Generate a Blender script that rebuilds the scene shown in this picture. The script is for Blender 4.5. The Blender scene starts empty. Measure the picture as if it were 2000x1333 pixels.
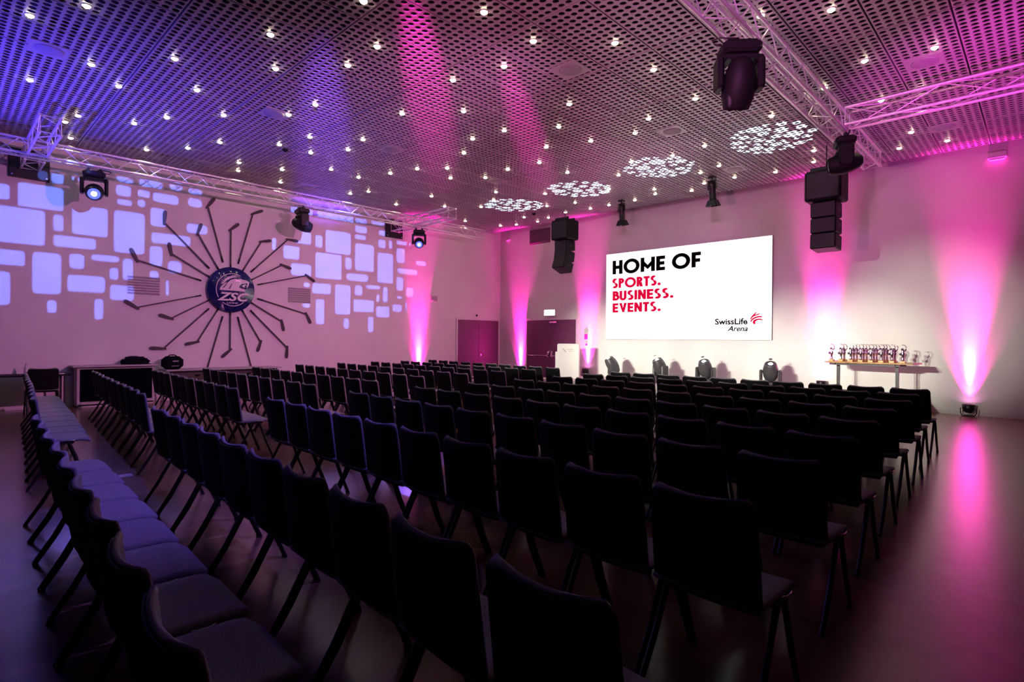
import bpy, bmesh, math, random
from mathutils import Vector, Matrix, Quaternion
random.seed(7)
PI = math.pi
SC = bpy.context.scene
COL = SC.collection
# ------------------------------------------------------------------ camera, world, exposure
RX, RY, ZC, H = -15.02, 15.0, 5.44, 1.5          # wall planes, ceiling height, eye height
F_PX, YAW, ROLL = 1095.4, 0.7645, -0.0080
cam_d = bpy.data.cameras.new('camera'); cam = bpy.data.objects.new('camera', cam_d); COL.objects.link(cam)
cam_d.sensor_width = 36.0; cam_d.lens = 36.0 * F_PX / 2000.0; cam_d.shift_y = -3.0 / 2000.0
cam_d.clip_start = 0.05; cam_d.clip_end = 100
right = Vector((math.cos(YAW), math.sin(YAW), 0)); fwd = Vector((-math.sin(YAW), math.cos(YAW), 0)); up = Vector((0, 0, 1))
c, s = math.cos(ROLL), math.sin(ROLL)
cr = right * c - up * s; cu_ = right * s + up * c
cam.matrix_world = Matrix((( cr.x, cu_.x, -fwd.x, 0), (cr.y, cu_.y, -fwd.y, 0), (cr.z, cu_.z, -fwd.z, H), (0, 0, 0, 1)))
SC.camera = cam
w = bpy.data.worlds.new('world'); SC.world = w; w.use_nodes = True
w.node_tree.nodes['Background'].inputs[0].default_value = (0.02, 0.015, 0.02, 1)
w.node_tree.nodes['Background'].inputs[1].default_value = 0.3
SC.view_settings.view_transform = 'Standard'; SC.view_settings.look = 'None'
SC.view_settings.exposure = 0.0; SC.view_settings.gamma = 1.0; SC.view_settings.use_curve_mapping = False
SC.cycles.max_bounces = 6; SC.cycles.diffuse_bounces = 4; SC.cycles.glossy_bounces = 3
SC.cycles.sample_clamp_indirect = 4.0; SC.cycles.blur_glossy = 1.0

def spot(name, loc, target, power, color, angle, blend=0.5, radius=0.05):
    d = bpy.data.lights.new(name, 'SPOT'); d.energy = power; d.color = color
    d.spot_size = math.radians(angle); d.spot_blend = blend; d.shadow_soft_size = radius
    o = bpy.data.objects.new(name, d); COL.objects.link(o); o.location = loc
    o.rotation_euler = (Vector(target) - Vector(loc)).to_track_quat('-Z', 'Y').to_euler()
    return o
PINK = (1.0, 0.016, 0.46); WPINK = (1.0, 0.34, 0.76)
# front-of-house profile spots washing the stage wall white
for x_ in (-10.6, -9.2, -7.7, -6.2, -4.7, -3.2, -2.0):
    spot('stage_wash_light', (-6.2 + (x_ + 6.2) * .5, -1.5, 3.0), (x_, 15, 1.15 if x_ < -3 else 1.75), 7000 if x_ < -3 else 4400, (1.0, 1.0, 0.84), 13.5 if x_ < -3 else 16, 1.0, 0.02)
# added lilac wash on the hockey-stick wall, set beside the right-hand truss heads
spot('wall_fill_light', (-2.6, 6.2, 4.2), (-15, 4.6, 2.2), 2300, (0.92, 0.26, 0.72), 80, 0.9, 0.1)
spot('wall_fill_light', (-2.6, 10.3, 4.2), (-15, 11.0, 3.0), 700, (1.0, 0.20, 0.62), 70, 0.9, 0.1)
spot('wall_fill_light', (-1.0, 1.0, 4.6), (-6.0, 15, 5.0), 1900, (0.85, 0.22, 0.74), 44, 1.0, 0.5)  # added wash on the screen wall, no fixture at its position
# beams from the truss skimming the ceiling
for tgt, pw, colr, ang in (((-7.04, 5.37, ZC), 12000, PINK, 8), ((-7.35, 8.1, ZC), 14000, PINK, 5.5), ((-11.9, 6.2, ZC), 15000, (0.20, 0.05, 1.0), 8.5)):
    spot('ceiling_beam_light', (-2.4, 1.2, 4.75), tgt, pw, colr, ang, 0.9, 0.05)
spot('ceiling_wash_light', (-12.8, -2.2, 0.6), (-11.4, 1.3, ZC), 5000, (0.08, 0.04, 1.0), 60, 1.0, 0.1)
spot('ceiling_wash_light', (0.9, 6.5, 1.2), (-.3, 10.6, ZC), 2200, (0.95, 0.05, 0.75), 50, 1.0, 0.1)
spot('ceiling_wash_light', (-3.0, -1.0, 1.5), (-4.2, 8.9, ZC), 1400, (1.0, 0.22, 0.50), 60, 1.0, 0.1)

# ------------------------------------------------------------------ materials
MATS = {}
def mat(name, col, rough=0.6, metal=0.0, noise=None, bump=None, emit=None, spec=0.5, coat=0.0, sheen=0.0):
    m = bpy.data.materials.new(name); m.use_nodes = True; nt = m.node_tree; b = nt.nodes['Principled BSDF']
    b.inputs['Base Color'].default_value = (*col, 1); b.inputs['Roughness'].default_value = rough
    b.inputs['Metallic'].default_value = metal; b.inputs['Specular IOR Level'].default_value = spec
    b.inputs['Coat Weight'].default_value = coat; b.inputs['Sheen Weight'].default_value = sheen
    tc = None
    def coord():
        nonlocal tc
        if tc is None: tc = nt.nodes.new('ShaderNodeTexCoord')
        return tc.outputs['Object']
    if noise:
        sc_, amt, det = noise
        n = nt.nodes.new('ShaderNodeTexNoise'); n.inputs['Scale'].default_value = sc_; n.inputs['Detail'].default_value = det
        nt.links.new(coord(), n.inputs['Vector'])
        r = nt.nodes.new('ShaderNodeValToRGB')
        r.color_ramp.elements[0].position = 0.3; r.color_ramp.elements[1].position = 0.7
        r.color_ramp.elements[0].color = (*[max(0, x * (1 - amt)) for x in col], 1)
        r.color_ramp.elements[1].color = (*[min(1, x * (1 + amt)) for x in col], 1)
        nt.links.new(n.outputs['Fac'], r.inputs['Fac']); nt.links.new(r.outputs['Color'], b.inputs['Base Color'])
    if bump:
        sc_, st = bump
        n = nt.nodes.new('ShaderNodeTexNoise'); n.inputs['Scale'].default_value = sc_; n.inputs['Detail'].default_value = 4
        nt.links.new(coord(), n.inputs['Vector'])
        bp = nt.nodes.new('ShaderNodeBump'); bp.inputs['Strength'].default_value = st; bp.inputs['Distance'].default_value = 0.01
        nt.links.new(n.outputs['Fac'], bp.inputs['Height']); nt.links.new(bp.outputs['Normal'], b.inputs['Normal'])
    if emit:
        b.inputs['Emission Color'].default_value = (*emit[0], 1); b.inputs['Emission Strength'].default_value = emit[1]
    if emit and name != 'screen_white': m.cycles.emission_sampling = 'NONE'
    MATS[name] = m
    return m
mat('wall_paint', (0.74, 0.72, 0.70), 0.85, noise=(1.3, 0.03, 3), bump=(60, 0.12), spec=0.2)
mat('base_white', (0.68, 0.66, 0.64), 0.5)
mat('floor_lino', (0.14, 0.078, 0.048), 0.22, noise=(2.2, 0.22, 8), bump=(140, 0.04), spec=0.8)
mat('ceiling_panel', (0.44, 0.43, 0.43), 0.42, metal=0.25, noise=(3, 0.05, 2))
mat('plenum', (0.012, 0.011, 0.012), 0.95)
mat('speaker_mesh', (0.33, 0.32, 0.33), 0.6, noise=(90, 0.25, 2))
mat('lamp_glow', (1, 0.9, 0.7), 0.5, emit=((1.0, 0.86, 0.56), 40))
mat('lamp_ring', (0.75, 0.72, 0.66), 0.35, metal=0.4)
mat('alu', (0.86, 0.86, 0.88), 0.36, metal=0.55, noise=(25, 0.08, 3))
mat('black_plastic', (0.007, 0.007, 0.008), 0.55, bump=(220, 0.05), spec=0.14)
mat('black_metal', (0.010, 0.010, 0.011), 0.35, metal=0.3)
mat('grille_black', (0.010, 0.010, 0.011), 0.6, bump=(300, 0.3))
mat('head_grey', (0.055, 0.055, 0.06), 0.4, bump=(200, 0.04))
mat('head_dark', (0.014, 0.014, 0.016), 0.42, spec=0.3)
mat('lens_glass', (0.03, 0.03, 0.05), 0.06, coat=0.6)
mat('lens_blue', (0.05, 0.05, 0.5), 0.2, emit=((0.06, 0.08, 1.0), 3.0))
mat('lens_core', (0.8, 0.85, 1), 0.2, emit=((0.55, 0.66, 1.0), 30))
mat('lens_white', (1, 1, 1), 0.2, emit=((0.9, 0.95, 1.0), 12))
mat('lens_pink', (1, 0.3, 0.8), 0.2, emit=((1.0, 0.25, 0.75), 14))
mat('chair_fabric', (0.20, 0.195, 0.21), 0.9, noise=(160, 0.25, 2), bump=(420, 0.25), spec=0.15, sheen=0.1)
mat('chair_shell', (0.006, 0.006, 0.007), 0.8, spec=0.12)
mat('chair_leg', (0.016, 0.014, 0.014), 0.35, metal=0.2)
mat('chrome', (0.72, 0.72, 0.74), 0.18, metal=1.0)
mat('screen_white', (0.9, 0.9, 0.9), 0.5, emit=((1.0, 1.0, 0.99), 1.05))
mat('screen_black', (0.002, 0.002, 0.002), 0.6, spec=0.0)
mat('screen_red', (0.02, 0.0, 0.002), 0.6, spec=0.0, emit=((0.72, 0.002, 0.045), 1.0))
mat('screen_edge', (0.02, 0.02, 0.02), 0.5)
mat('door_plum', (0.13, 0.040, 0.095), 0.45, noise=(12, 0.15, 4))
mat('door_frame', (0.70, 0.66, 0.66), 0.45)
mat('podium_white', (0.80, 0.81, 0.76), 0.4)
mat('print_grey', (0.30, 0.30, 0.30), 0.6)
mat('exit_face', (0.7, 1, 0.95), 0.4, emit=((0.72, 1.0, 0.98), 6.0))
mat('exit_mark', (0.05, 0.35, 0.2), 0.5)
mat('vent_metal', (0.45, 0.43, 0.44), 0.5, metal=0.3)
mat('stick_black', (0.016, 0.012, 0.013), 0.5)
mat('disc_blue', (0.010, 0.010, 0.10), 0.10, spec=0.7, coat=0.4)
mat('logo_white', (0.74, 0.68, 0.70), 0.55)
mat('wood_top', (0.46, 0.24, 0.09), 0.35, noise=(9, 0.3, 6))
mat('trophy_gold', (0.62, 0.36, 0.08), 0.3, noise=(30, 0.2, 3))
mat('trophy_wood', (0.09, 0.035, 0.015), 0.4)
mat('trophy_metal', (0.86, 0.82, 0.84), 0.14, metal=1.0)
mat('trophy_ball', (0.04, 0.035, 0.05), 0.25)
mat('table_leg', (0.05, 0.045, 0.05), 0.4, metal=0.3)
mat('table_top_grey', (0.40, 0.37, 0.38), 0.45)
mat('cab_frame', (0.50, 0.47, 0.47), 0.5)
mat('cab_panel', (0.004, 0.004, 0.007), 0.85, spec=0.0)
mat('bag_cloth', (0.006, 0.006, 0.009), 0.95, bump=(35, 0.6), spec=0.05)
mat('paper', (0.85, 0.85, 0.86), 0.6)
mat('red_card', (0.40, 0.03, 0.06), 0.5)
mat('bottle_clear', (0.55, 0.55, 0.6), 0.1)
mat('stage_white', (0.62, 0.60, 0.57), 0.6, noise=(4, 0.04, 3))
mat('wall_plate_red', (0.35, 0.02, 0.06), 0.4)
mat('cable_black', (0.01, 0.01, 0.01), 0.5)

# ------------------------------------------------------------------ mesh helpers
class MB:
    def __init__(self): self.v = []; self.f = []; self.sm = []
    def add(self, vs, fs, smooth=False):
        o = len(self.v); self.v += [tuple(x) for x in vs]
        self.f += [tuple(i + o for i in f) for f in fs]; self.sm += [smooth] * len(fs)
        return self
    def box(self, cx, cy, cz, sx, sy, sz, rot=None, bev=0.0, taper=None):
        hx, hy, hz = sx / 2, sy / 2, sz / 2
        b = min(bev, hx * .9, hy * .9)
        if b > 0:
            ring = [(-hx + b, -hy), (hx - b, -hy), (hx, -hy + b), (hx, hy - b), (hx - b, hy), (-hx + b, hy), (-hx, hy - b), (-hx, -hy + b)]
        else: ring = [(-hx, -hy), (hx, -hy), (hx, hy), (-hx, hy)]
        n = len(ring); t = taper or (1, 1)
        bz = min(b, hz * .9)
        lv = [(-hz, 1 - (b / max(hx, hy) if b else 0)), (-hz + bz, 1), (hz - bz, 1), (hz, 1 - (b / max(hx, hy) if b else 0))] if b else [(-hz, 1), (hz, 1)]
        vs = []
        for z, k in lv:
            q = (z + hz) / (2 * hz); tx = 1 + (t[0] - 1) * q; ty = 1 + (t[1] - 1) * q
            vs += [Vector((x * k * tx, y * k * ty, z)) for x, y in ring]
        if rot is not None: vs = [rot @ v for v in vs]
        vs = [v + Vector((cx, cy, cz)) for v in vs]
        fs = [tuple(range(n))[::-1], tuple(range((len(lv) - 1) * n, len(lv) * n))]
        for k in range(len(lv) - 1):
            fs += [(k * n + i, k * n + (i + 1) % n, (k + 1) * n + (i + 1) % n, (k + 1) * n + i) for i in range(n)]
        return self.add(vs, fs)
    def tube(self, pts, r, n=8, caps=True):
        pts = [Vector(p) for p in pts]; rs = r if isinstance(r, (list, tuple)) else [r] * len(pts)
        vs = []; ref = None
        for i, p in enumerate(pts):
            d = (pts[min(i + 1, len(pts) - 1)] - pts[max(i - 1, 0)]).normalized()
            if ref is None: ref = Vector((0, 0, 1)) if abs(d.z) < .9 else Vector((1, 0, 0))
            a = d.cross(ref).normalized(); b = d.cross(a).normalized(); ref = -b if False else ref
            vs += [p + (a * math.cos(2 * PI * k / n) + b * math.sin(2 * PI * k / n)) * rs[i] for k in range(n)]
        fs = []
        for i in range(len(pts) - 1):
            fs += [(i * n + k, i * n + (k + 1) % n, (i + 1) * n + (k + 1) % n, (i + 1) * n + k) for k in range(n)]
        self.add(vs, fs, True)
        if caps:
            self.add(vs[:n], [tuple(range(n))]); self.add(vs[-n:], [tuple(range(n))[::-1]])
        return self
    def lathe(self, prof, n=16, M=None):
        vs = []
        for r, z in prof: vs += [Vector((r * math.cos(2 * PI * k / n), r * math.sin(2 * PI * k / n), z)) for k in range(n)]
        if M is not None: vs = [M @ v for v in vs]
        fs = []
        for i in range(len(prof) - 1):
            fs += [(i * n + k, i * n + (k + 1) % n, (i + 1) * n + (k + 1) % n, (i + 1) * n + k) for k in range(n)]
        if prof[0][0] > 1e-4: fs.append(tuple(range(n))[::-1])
        if prof[-1][0] > 1e-4: fs.append(tuple(range((len(prof) - 1) * n, len(prof) * n)))
        return self.add(vs, fs, True)
    def prism(self, poly, O, U, V, W):                      # polygon in the U,V plane, thickened by vector W
        O, U, V, W = Vector(O), Vector(U), Vector(V), Vector(W); n = len(poly)
        a = [O + U * x + V * y for x, y in poly]; b = [p + W for p in a]
        return self.add(a + b, [tuple(range(n))[::-1], tuple(range(n, 2 * n))] + [(i, (i + 1) % n, n + (i + 1) % n, n + i) for i in range(n)])
    def mesh(self, name, m):
        me = bpy.data.meshes.new(name); me.from_pydata(self.v, [], self.f); me.update()
        me.polygons.foreach_set('use_smooth', self.sm)
        bm = bmesh.new(); bm.from_mesh(me); bmesh.ops.recalc_face_normals(bm, faces=bm.faces); bm.to_mesh(me); bm.free()
        me.materials.append(MATS[m]); return me
    def build(self, name, m, parent=None, loc=None, rot=None):
        return put(name, self.mesh(name, m), parent, loc, rot)
def put(name, me, parent=None, loc=None, rot=None):
    o = bpy.data.objects.new(name, me); COL.objects.link(o)
    if parent is not None: o.parent = parent
    if loc is not None: o.location = loc
    if rot is not None:
        if isinstance(rot, Quaternion): o.rotation_mode = 'QUATERNION'; o.rotation_quaternion = rot
        else: o.rotation_euler = rot
    return o
def tag(o, label=None, cat=None, group=None, kind=None):
    if label: o['label'] = label
    if cat: o['category'] = cat
    if group: o['group'] = group
    if kind: o['kind'] = kind
    return o
def thing(name, loc, label, cat, group=None, rz=0.0):
    o = bpy.data.objects.new(name, None); COL.objects.link(o); o.empty_display_size = 0.1
    o.location = loc; o.rotation_euler = (0, 0, rz)
    return tag(o, label, cat, group)
def copy_tree(o, parent=None):
    c_ = o.copy(); COL.objects.link(c_); c_.parent = parent
    for ch in KIDS.get(o.name, []): copy_tree(ch, c_)
    return c_
KIDS = {}
def reg(o):
    KIDS[o.name] = list(o.children)
    for ch in o.children: reg(ch)
def RM(axis, deg): return Matrix.Rotation(math.radians(deg), 3, axis)
def filled_mesh(loops, name, m, M, thick=0.0):               # planar face with holes from closed 2-D loops
    cu = bpy.data.curves.new('tmp_outline', 'CURVE'); cu.dimensions = '2D'; cu.fill_mode = 'BOTH'; cu.extrude = thick
    for lp in loops:
        sp = cu.splines.new('POLY'); sp.points.add(len(lp) - 1); sp.use_cyclic_u = True
        for p, q in zip(sp.points, lp): p.co = (q[0] * 400, q[1] * 400, 0, 1)
    return curve_to_mesh(cu, name, m, M @ Matrix.Scale(1 / 400, 4))
def curve_to_mesh(cu, name, m, M):
    o = bpy.data.objects.new('tmp_outline', cu); COL.objects.link(o)
    dg = bpy.context.evaluated_depsgraph_get()
    me = bpy.data.meshes.new_from_object(o.evaluated_get(dg)); me.name = name
    bpy.data.objects.remove(o); bpy.data.curves.remove(cu)
    if M is not None: me.transform(M)
    me.materials.clear(); me.materials.append(MATS[m]); return me
def text_mesh(txt, m, O, U, V, cap, width=None, bold=0.0, shear=0.0, thick=0.004, name='lettering'):
    cu = bpy.data.curves.new('tmp_text', 'FONT'); cu.body = txt; cu.size = 1.0; cu.offset = bold; cu.shear = shear; cu.extrude = 0.01; cu.fill_mode = 'BOTH'
    cu.resolution_u = 4
    me = curve_to_mesh(cu, name, m, None)
    xs = [v.co.x for v in me.vertices]; ys = [v.co.y for v in me.vertices]
    x0, x1, y0, y1 = min(xs), max(xs), min(ys), max(ys)
    O, U, V = Vector(O), Vector(U).normalized(), Vector(V).normalized(); W = U.cross(V)
    ky = cap / (y1 - y0); kx = (width / (x1 - x0)) if width else ky
    for v in me.vertices:
        v.co = O + U * ((v.co.x - x0) * kx) + V * ((v.co.y - y0) * ky) + W * ((v.co.z + .01) / .02 * thick)
    me.update(); return me

# ------------------------------------------------------------------ the room
XR, YB = 3.0, -3.5
def slab(name, x0, x1, y0, y1, z0, z1, m, parent=None):
    o = MB().box((x0 + x1) / 2, (y0 + y1) / 2, (z0 + z1) / 2, x1 - x0, y1 - y0, z1 - z0).build(name, m, parent)
    if parent is None: tag(o, kind='structure')
    return o
slab('floor', RX - .2, XR + .2, YB - .2, RY + .2, -.12, 0, 'floor_lino')['label'] = 'dark brown smooth hall floor with soft sheen'
wa = slab('wall_left', RX - .2, RX, YB - .2, RY + .2, 0, ZC + .5, 'wall_paint'); wa['label'] = 'white painted wall carrying the hockey stick sunburst'
wb = slab('wall_front', RX, XR + .2, RY, RY + .2, 0, ZC + .5, 'wall_paint'); wb['label'] = 'white painted wall behind the screen'
slab('wall_right', XR, XR + .2, YB - .2, RY, 0, ZC + .5, 'cab_panel'); slab('wall_back', RX, XR, YB - .2, YB, 0, ZC + .5, 'cab_panel')
slab('baseboard_left', RX, RX + .018, YB, RY, 0, .085, 'base_white'); slab('baseboard_front', RX + .02, XR, RY - .018, RY, 0, .085, 'base_white')
ceil = slab('ceiling', RX - .2, XR + .2, YB - .2, RY + .2, ZC + .3, ZC + .5, 'plenum'); ceil['label'] = 'ceiling of perforated metal panels below a black void'
# perforated panels: 7 x 14 round holes each, one shared mesh
PX, PY = 0.76, 1.55
def panel_mesh():
    mb = MB(); nx, ny, n = 7, 14, 12; gx, gy = (PX - .022) / nx, (PY - .022) / ny; r = 0.0415; th = 0.012
    for i in range(nx):
        for j in range(ny):
            cx, cy = (i + .5) * gx - (PX - .022) / 2, (j + .5) * gy - (PY - .022) / 2
            sq = []; ci = []
            for k in range(n):
                a = 2 * PI * (k + .5) / n; ca, sa = math.cos(a), math.sin(a); t = 1 / max(abs(ca), abs(sa))
                sq.append((cx + ca * t * gx / 2, cy + sa * t * gy / 2)); ci.append((cx + r * ca, cy + r * sa))
            vs = [(x, y, 0) for x, y in sq] + [(x, y, 0) for x, y in ci] + [(x, y, th) for x, y in ci]
            fs = [(k, (k + 1) % n, n + (k + 1) % n, n + k) for k in range(n)] + [(n + k, n + (k + 1) % n, 2 * n + (k + 1) % n, 2 * n + k) for k in range(n)]
            mb.add(vs, fs)
            # the corners the 12-gon square leaves open
            for sx_, sy_, k in ((1, 1, 1), (-1, 1, 4), (-1, -1, 7), (1, -1, 10)):
                mb.add([(cx + sx_ * gx / 2, cy + sy_ * gy / 2, 0), (*sq[k - 1], 0), (*sq[k], 0), (*sq[(k + 1) % n], 0)], [(0, 1, 2), (0, 2, 3)])
    hx, hy = (PX - .022) / 2, (PY - .022) / 2
    vs = [(-hx, -hy, 0), (hx, -hy, 0), (hx, hy, 0), (-hx, hy, 0), (-hx, -hy, .03), (hx, -hy, .03), (hx, hy, .03), (-hx, hy, .03)]
    mb.add(vs, [(0, 1, 5, 4), (1, 2, 6, 5), (2, 3, 7, 6), (3, 0, 4, 7)])
    me = bpy.data.meshes.new('panel'); me.from_pydata(mb.v, [], mb.f); me.update(); me.materials.append(MATS['ceiling_panel']); return me
pm = panel_mesh()
SX0, SY0 = -3.9, 5.22
for i in range(-15, 8):
    for j in range(-5, 7):
        x, y = SX0 + (i + .5) * PX, SY0 + (j + .5) * PY
        if x - PX / 2 < RX - .35 or y + PY / 2 > RY + .6 or x > 1.6: continue
        put('panel', pm, ceil, (x, y, ZC))

# ------------------------------------------------------------------ downlights and ceiling speakers
DL = [(-14.05,1.95),(-14.05,6.16),(-14.05,12.36),(-13.83,5.05),(-13.83,9.48),(-13.73,3.17),(-13.73,7.93),(-13.73,13.69),(-13.18,4.83),(-13.18,8.15),(-13.18,13.91),(-13.07,1.73),(-12.97,3.73),(-12.97,5.72),(-12.97,10.59),(-12.53,1.84),(-12.31,9.59),(-12.31,14.02),(-12.21,2.62),(-12.21,7.27),(-12.21,11.36),(-12.21,13.25),(-12.1,4.06),(-12.1,6.49),(-11.66,13.8),(-11.45,2.95),(-11.34,1.07),(-11.34,4.94),(-11.34,5.61),(-11.34,7.6),(-11.34,11.03),(-10.79,13.58),(-10.69,10.48),(-10.69,12.58),(-10.58,2.06),(-10.58,3.61),(-10.58,6.05),(-10.58,7.82),(-10.58,8.82),(-10.47,5.16),(-10.03,1.62),(-10.03,8.26),(-9.93,9.37),(-9.93,13.69),(-9.82,2.95),(-9.82,5.94),(-9.82,11.48),(-9.82,12.8),(-9.71,4.39),(-9.27,13.69),(-9.06,0.85),(-9.06,9.26),(-8.95,2.4),(-8.95,4.5),(-8.95,7.82),(-8.41,13.69),(-8.3,1.29),(-8.3,12.25),(-8.19,3.5),(-8.19,5.72),(-8.19,7.38),(-8.19,9.37),(-8.19,10.37),(-7.65,13.47),(-7.43,7.49),(-7.43,8.71),(-7.43,11.36),(-7.43,13.03),(-7.32,3.06),(-7.32,4.17),(-7.32,6.38),(-6.78,13.8),(-6.67,10.7),(-6.56,4.17),(-6.56,5.5),(-6.56,8.04),(-6.56,9.04),(-6.23,13.36),(-5.91,12.47),(-5.8,3.5),(-5.8,7.38),(-5.8,10.92),(-5.69,5.72),(-5.69,9.26),(-5.47,13.36),(-5.37,12.25),(-5.15,8.82),(-5.04,10.81),(-4.93,4.61),(-4.93,5.5),(-4.61,13.58),(-4.17,6.27),(-4.17,7.27),(-4.17,8.6),(-3.74,13.36),(-3.52,10.15),(-3.52,12.58),(-2.54,6.94),(-2.54,9.59),(-2.22,13.58),(-2.0,10.7),(-1.89,7.38),(-1.89,9.04),(-1.89,12.69),(-1.46,10.59),(-1.46,13.69),(-1.13,9.26)]
CEIL_SPK = [(-9.96,1.14),(-9.86,4.2),(-5.06,6.46),(-5.14,9.66),(-1.29,9.66),(-1.41,12.81),(-9.91,6.68),(-9.96,9.79),(-13.86,4.37),(-13.96,6.8),(-5.23,12.78),(-13.94,13.08)]
GOBO_A = [(0.88,1.14,4.19,4.53),(1.23,1.99,4.1,4.62),(0.88,1.69,3.34,4.1),(1.79,1.99,3.68,4.06),(2.1,2.76,3.66,4.32),(1.8,2.55,3.36,3.63),(2.84,3.46,3.36,4.33),(0.88,1.38,2.89,3.23),(1.46,1.96,2.35,3.24),(2.06,2.35,2.92,3.27),(2.44,2.98,3.13,3.3),(3.01,3.24,2.75,3.27),(2.77,2.96,2.74,3.04),(2.03,2.72,2.43,2.82),(2.78,3.26,2.29,2.66),(0.89,1.16,2.09,2.79),(1.7,1.89,1.96,2.26),(2.5,2.69,1.85,2.33),(3.54,3.89,4.05,4.51),(3.56,4.41,3.66,3.94),(3.53,3.82,3.12,3.62),(3.9,4.23,2.99,3.31),(3.53,3.75,2.83,3.04),(3.86,3.96,2.45,2.85),(4.29,4.79,4.0,4.26),(2.87,3.24,4.94,5.1),(2.87,3.19,4.63,4.91),(2.89,3.21,4.43,4.59),(3.28,3.56,4.68,4.87),(3.28,3.47,4.45,4.65),(3.58,4.15,4.62,4.87),(4.32,4.66,4.64,4.88),(4.32,4.66,4.95,5.12),(3.92,4.23,4.96,5.25),(3.31,3.81,4.92,5.14),(1.75,1.99,4.67,4.97),(1.52,1.72,4.68,4.92),(2.09,2.26,4.72,4.97)]
GOBO_B = [(6.87,7.49,3.2,3.57),(6.66,7.14,3.64,4.03),(6.35,6.49,3.83,4.19),(6.93,7.48,4.1,4.47),(7.57,7.82,4.06,4.44),(7.88,8.72,3.95,4.63),(7.58,8.42,3.19,3.95),(8.51,8.75,3.52,3.91),(8.83,9.51,3.52,4.37),(8.82,9.23,4.46,4.63),(9.63,9.93,4.3,4.59),(10.02,10.17,4.31,4.61),(10.3,10.89,4.49,4.64),(10.31,10.65,3.91,4.4),(9.61,10.21,3.22,4.18),(11.07,11.51,3.9,4.08),(10.34,11.16,3.57,3.77),(8.55,9.32,3.2,3.45),(10.31,10.6,3.02,3.48),(8.19,8.72,2.18,3.08),(8.83,9.12,2.77,3.11),(9.22,9.75,3.0,3.15),(9.81,10.02,2.61,3.12),(9.58,9.72,2.61,2.88),(8.79,9.52,2.28,2.68),(9.58,10.09,2.14,2.51),(10.17,10.56,2.34,2.6),(10.32,10.56,2.76,2.87),(10.69,10.99,2.84,3.17),(10.67,10.75,2.34,2.72),(7.49,8.09,2.74,3.07),(7.24,7.45,2.9,3.06),(7.6,7.89,1.88,2.62),(7.21,7.47,2.33,2.48),(8.47,8.68,1.76,2.1),(9.29,9.51,1.68,2.18),(7.63,8.8,4.88,5.19),(6.85,7.53,4.92,5.12),(8.83,9.26,4.95,5.14),(9.38,9.89,4.99,5.16),(8.83,9.26,4.66,4.9),(9.64,9.96,4.68,4.88)]
t = thing('ceiling_downlight', (0, 0, ZC), 'small round warm white downlight glowing in the perforated ceiling', 'downlight', 'downlights scattered over the perforated ceiling')
MB().lathe([(.044, .012), (.050, -.002), (.046, -.010), (.043, .004)], 16).build('trim_ring', 'lamp_ring', t)
MB().lathe([(.043, .002), (.040, -.016), (.026, -.028), (0.0, -.032)], 16).build('lamp_lens', 'lamp_glow', t)
reg(t)
dl_d = bpy.data.lights.new('downlight_beam', 'SPOT'); dl_d.energy = 13; dl_d.color = (1.0, 0.82, 0.55); dl_d.spot_size = math.radians(76); dl_d.spot_blend = 0.8; dl_d.shadow_soft_size = 0.03
for k, (x, y) in enumerate(DL):
    lo_ = bpy.data.objects.new('downlight_beam', dl_d); COL.objects.link(lo_); lo_.location = (x, y, ZC - .05)
    o = t if k == 0 else copy_tree(t)
    o.location = (x, y, ZC)
t = thing('ceiling_speaker', (0, 0, ZC), 'flat round loudspeaker cover set flush in a plain square of ceiling', 'ceiling speaker', 'round speakers in the ceiling')
MB().box(0, 0, -.004, .44, .44, .008).build('mounting_plate', 'ceiling_panel', t)
MB().lathe([(.165, -.006), (.165, -.014), (.15, -.018), (0, -.019)], 28).build('grille', 'speaker_mesh', t)
reg(t)
for k, (x, y) in enumerate(CEIL_SPK):
    o = t if k == 0 else copy_tree(t)
    o.location = (x, y, ZC)
for (x, y) in ((-11.54, 5.15), (-11.63, 13.07)):
    t = thing('smoke_detector', (x, y, ZC), 'small dark round detector hanging under the perforated ceiling', 'detector', 'dark ceiling detectors')
    MB().lathe([(.055, 0), (.06, -.03), (.04, -.05), (0, -.052)], 14).build('housing', 'black_plastic', t)
    MB().lathe([(.02, -.05), (.018, -.07), (0, -.072)], 10).build('sensor', 'lens_glass', t)

# ------------------------------------------------------------------ doors, sign, grilles
def leaf_door(name, O, U, N, width, hgt, label):             # O = lower corner on the wall, U along the wall, N out of the wall
    O, U, N = Vector(O), Vector(U), Vector(N); Z = Vector((0, 0, 1))
    def P(u, z, n): return O + U * u + Z * z + N * n
    f = MB()
    for u0, u1, z0, z1 in ((-.06, 0, 0, hgt + .06), (width, width + .06, 0, hgt + .06), (0, width, hgt, hgt + .06)):
        f.prism([(u0, z0), (u1, z0), (u1, z1), (u0, z1)], O, U, Z, N * .035)
    t_ = f.build(name, 'door_frame'); tag(t_, kind='structure'); t_['label'] = label
    h2 = width / 2
    for k in range(2):
        d = MB().prism([(k * h2 + .004, .005), ((k + 1) * h2 - .004, .005), ((k + 1) * h2 - .004, hgt - .006), (k * h2 + .004, hgt - .006)], O, U, Z, N * .018).build('door_leaf', 'door_plum', t_)
    return t_, P
d1, P = leaf_door('door_1', (RX, 12.88, 0), (0, 1, 0), (1, 0, 0), 2.0, 2.19, 'dark plum double door in the corner of the hockey stick wall')
hb = MB()
hb.tube([P(1.10, 1.05, .02), P(1.10, 1.05, .07), P(1.24, 1.05, .07)], .011); hb.build('lever_handle', 'chrome', d1)
MB().box(*P(1.10, .93, .03), .03, .05, .06).build('lock_plate', 'chrome', d1)
MB().box(*P(.9, 2.36, .03), .05, .06, .06, bev=.01).build('door_sensor', 'black_plastic', d1)
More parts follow.
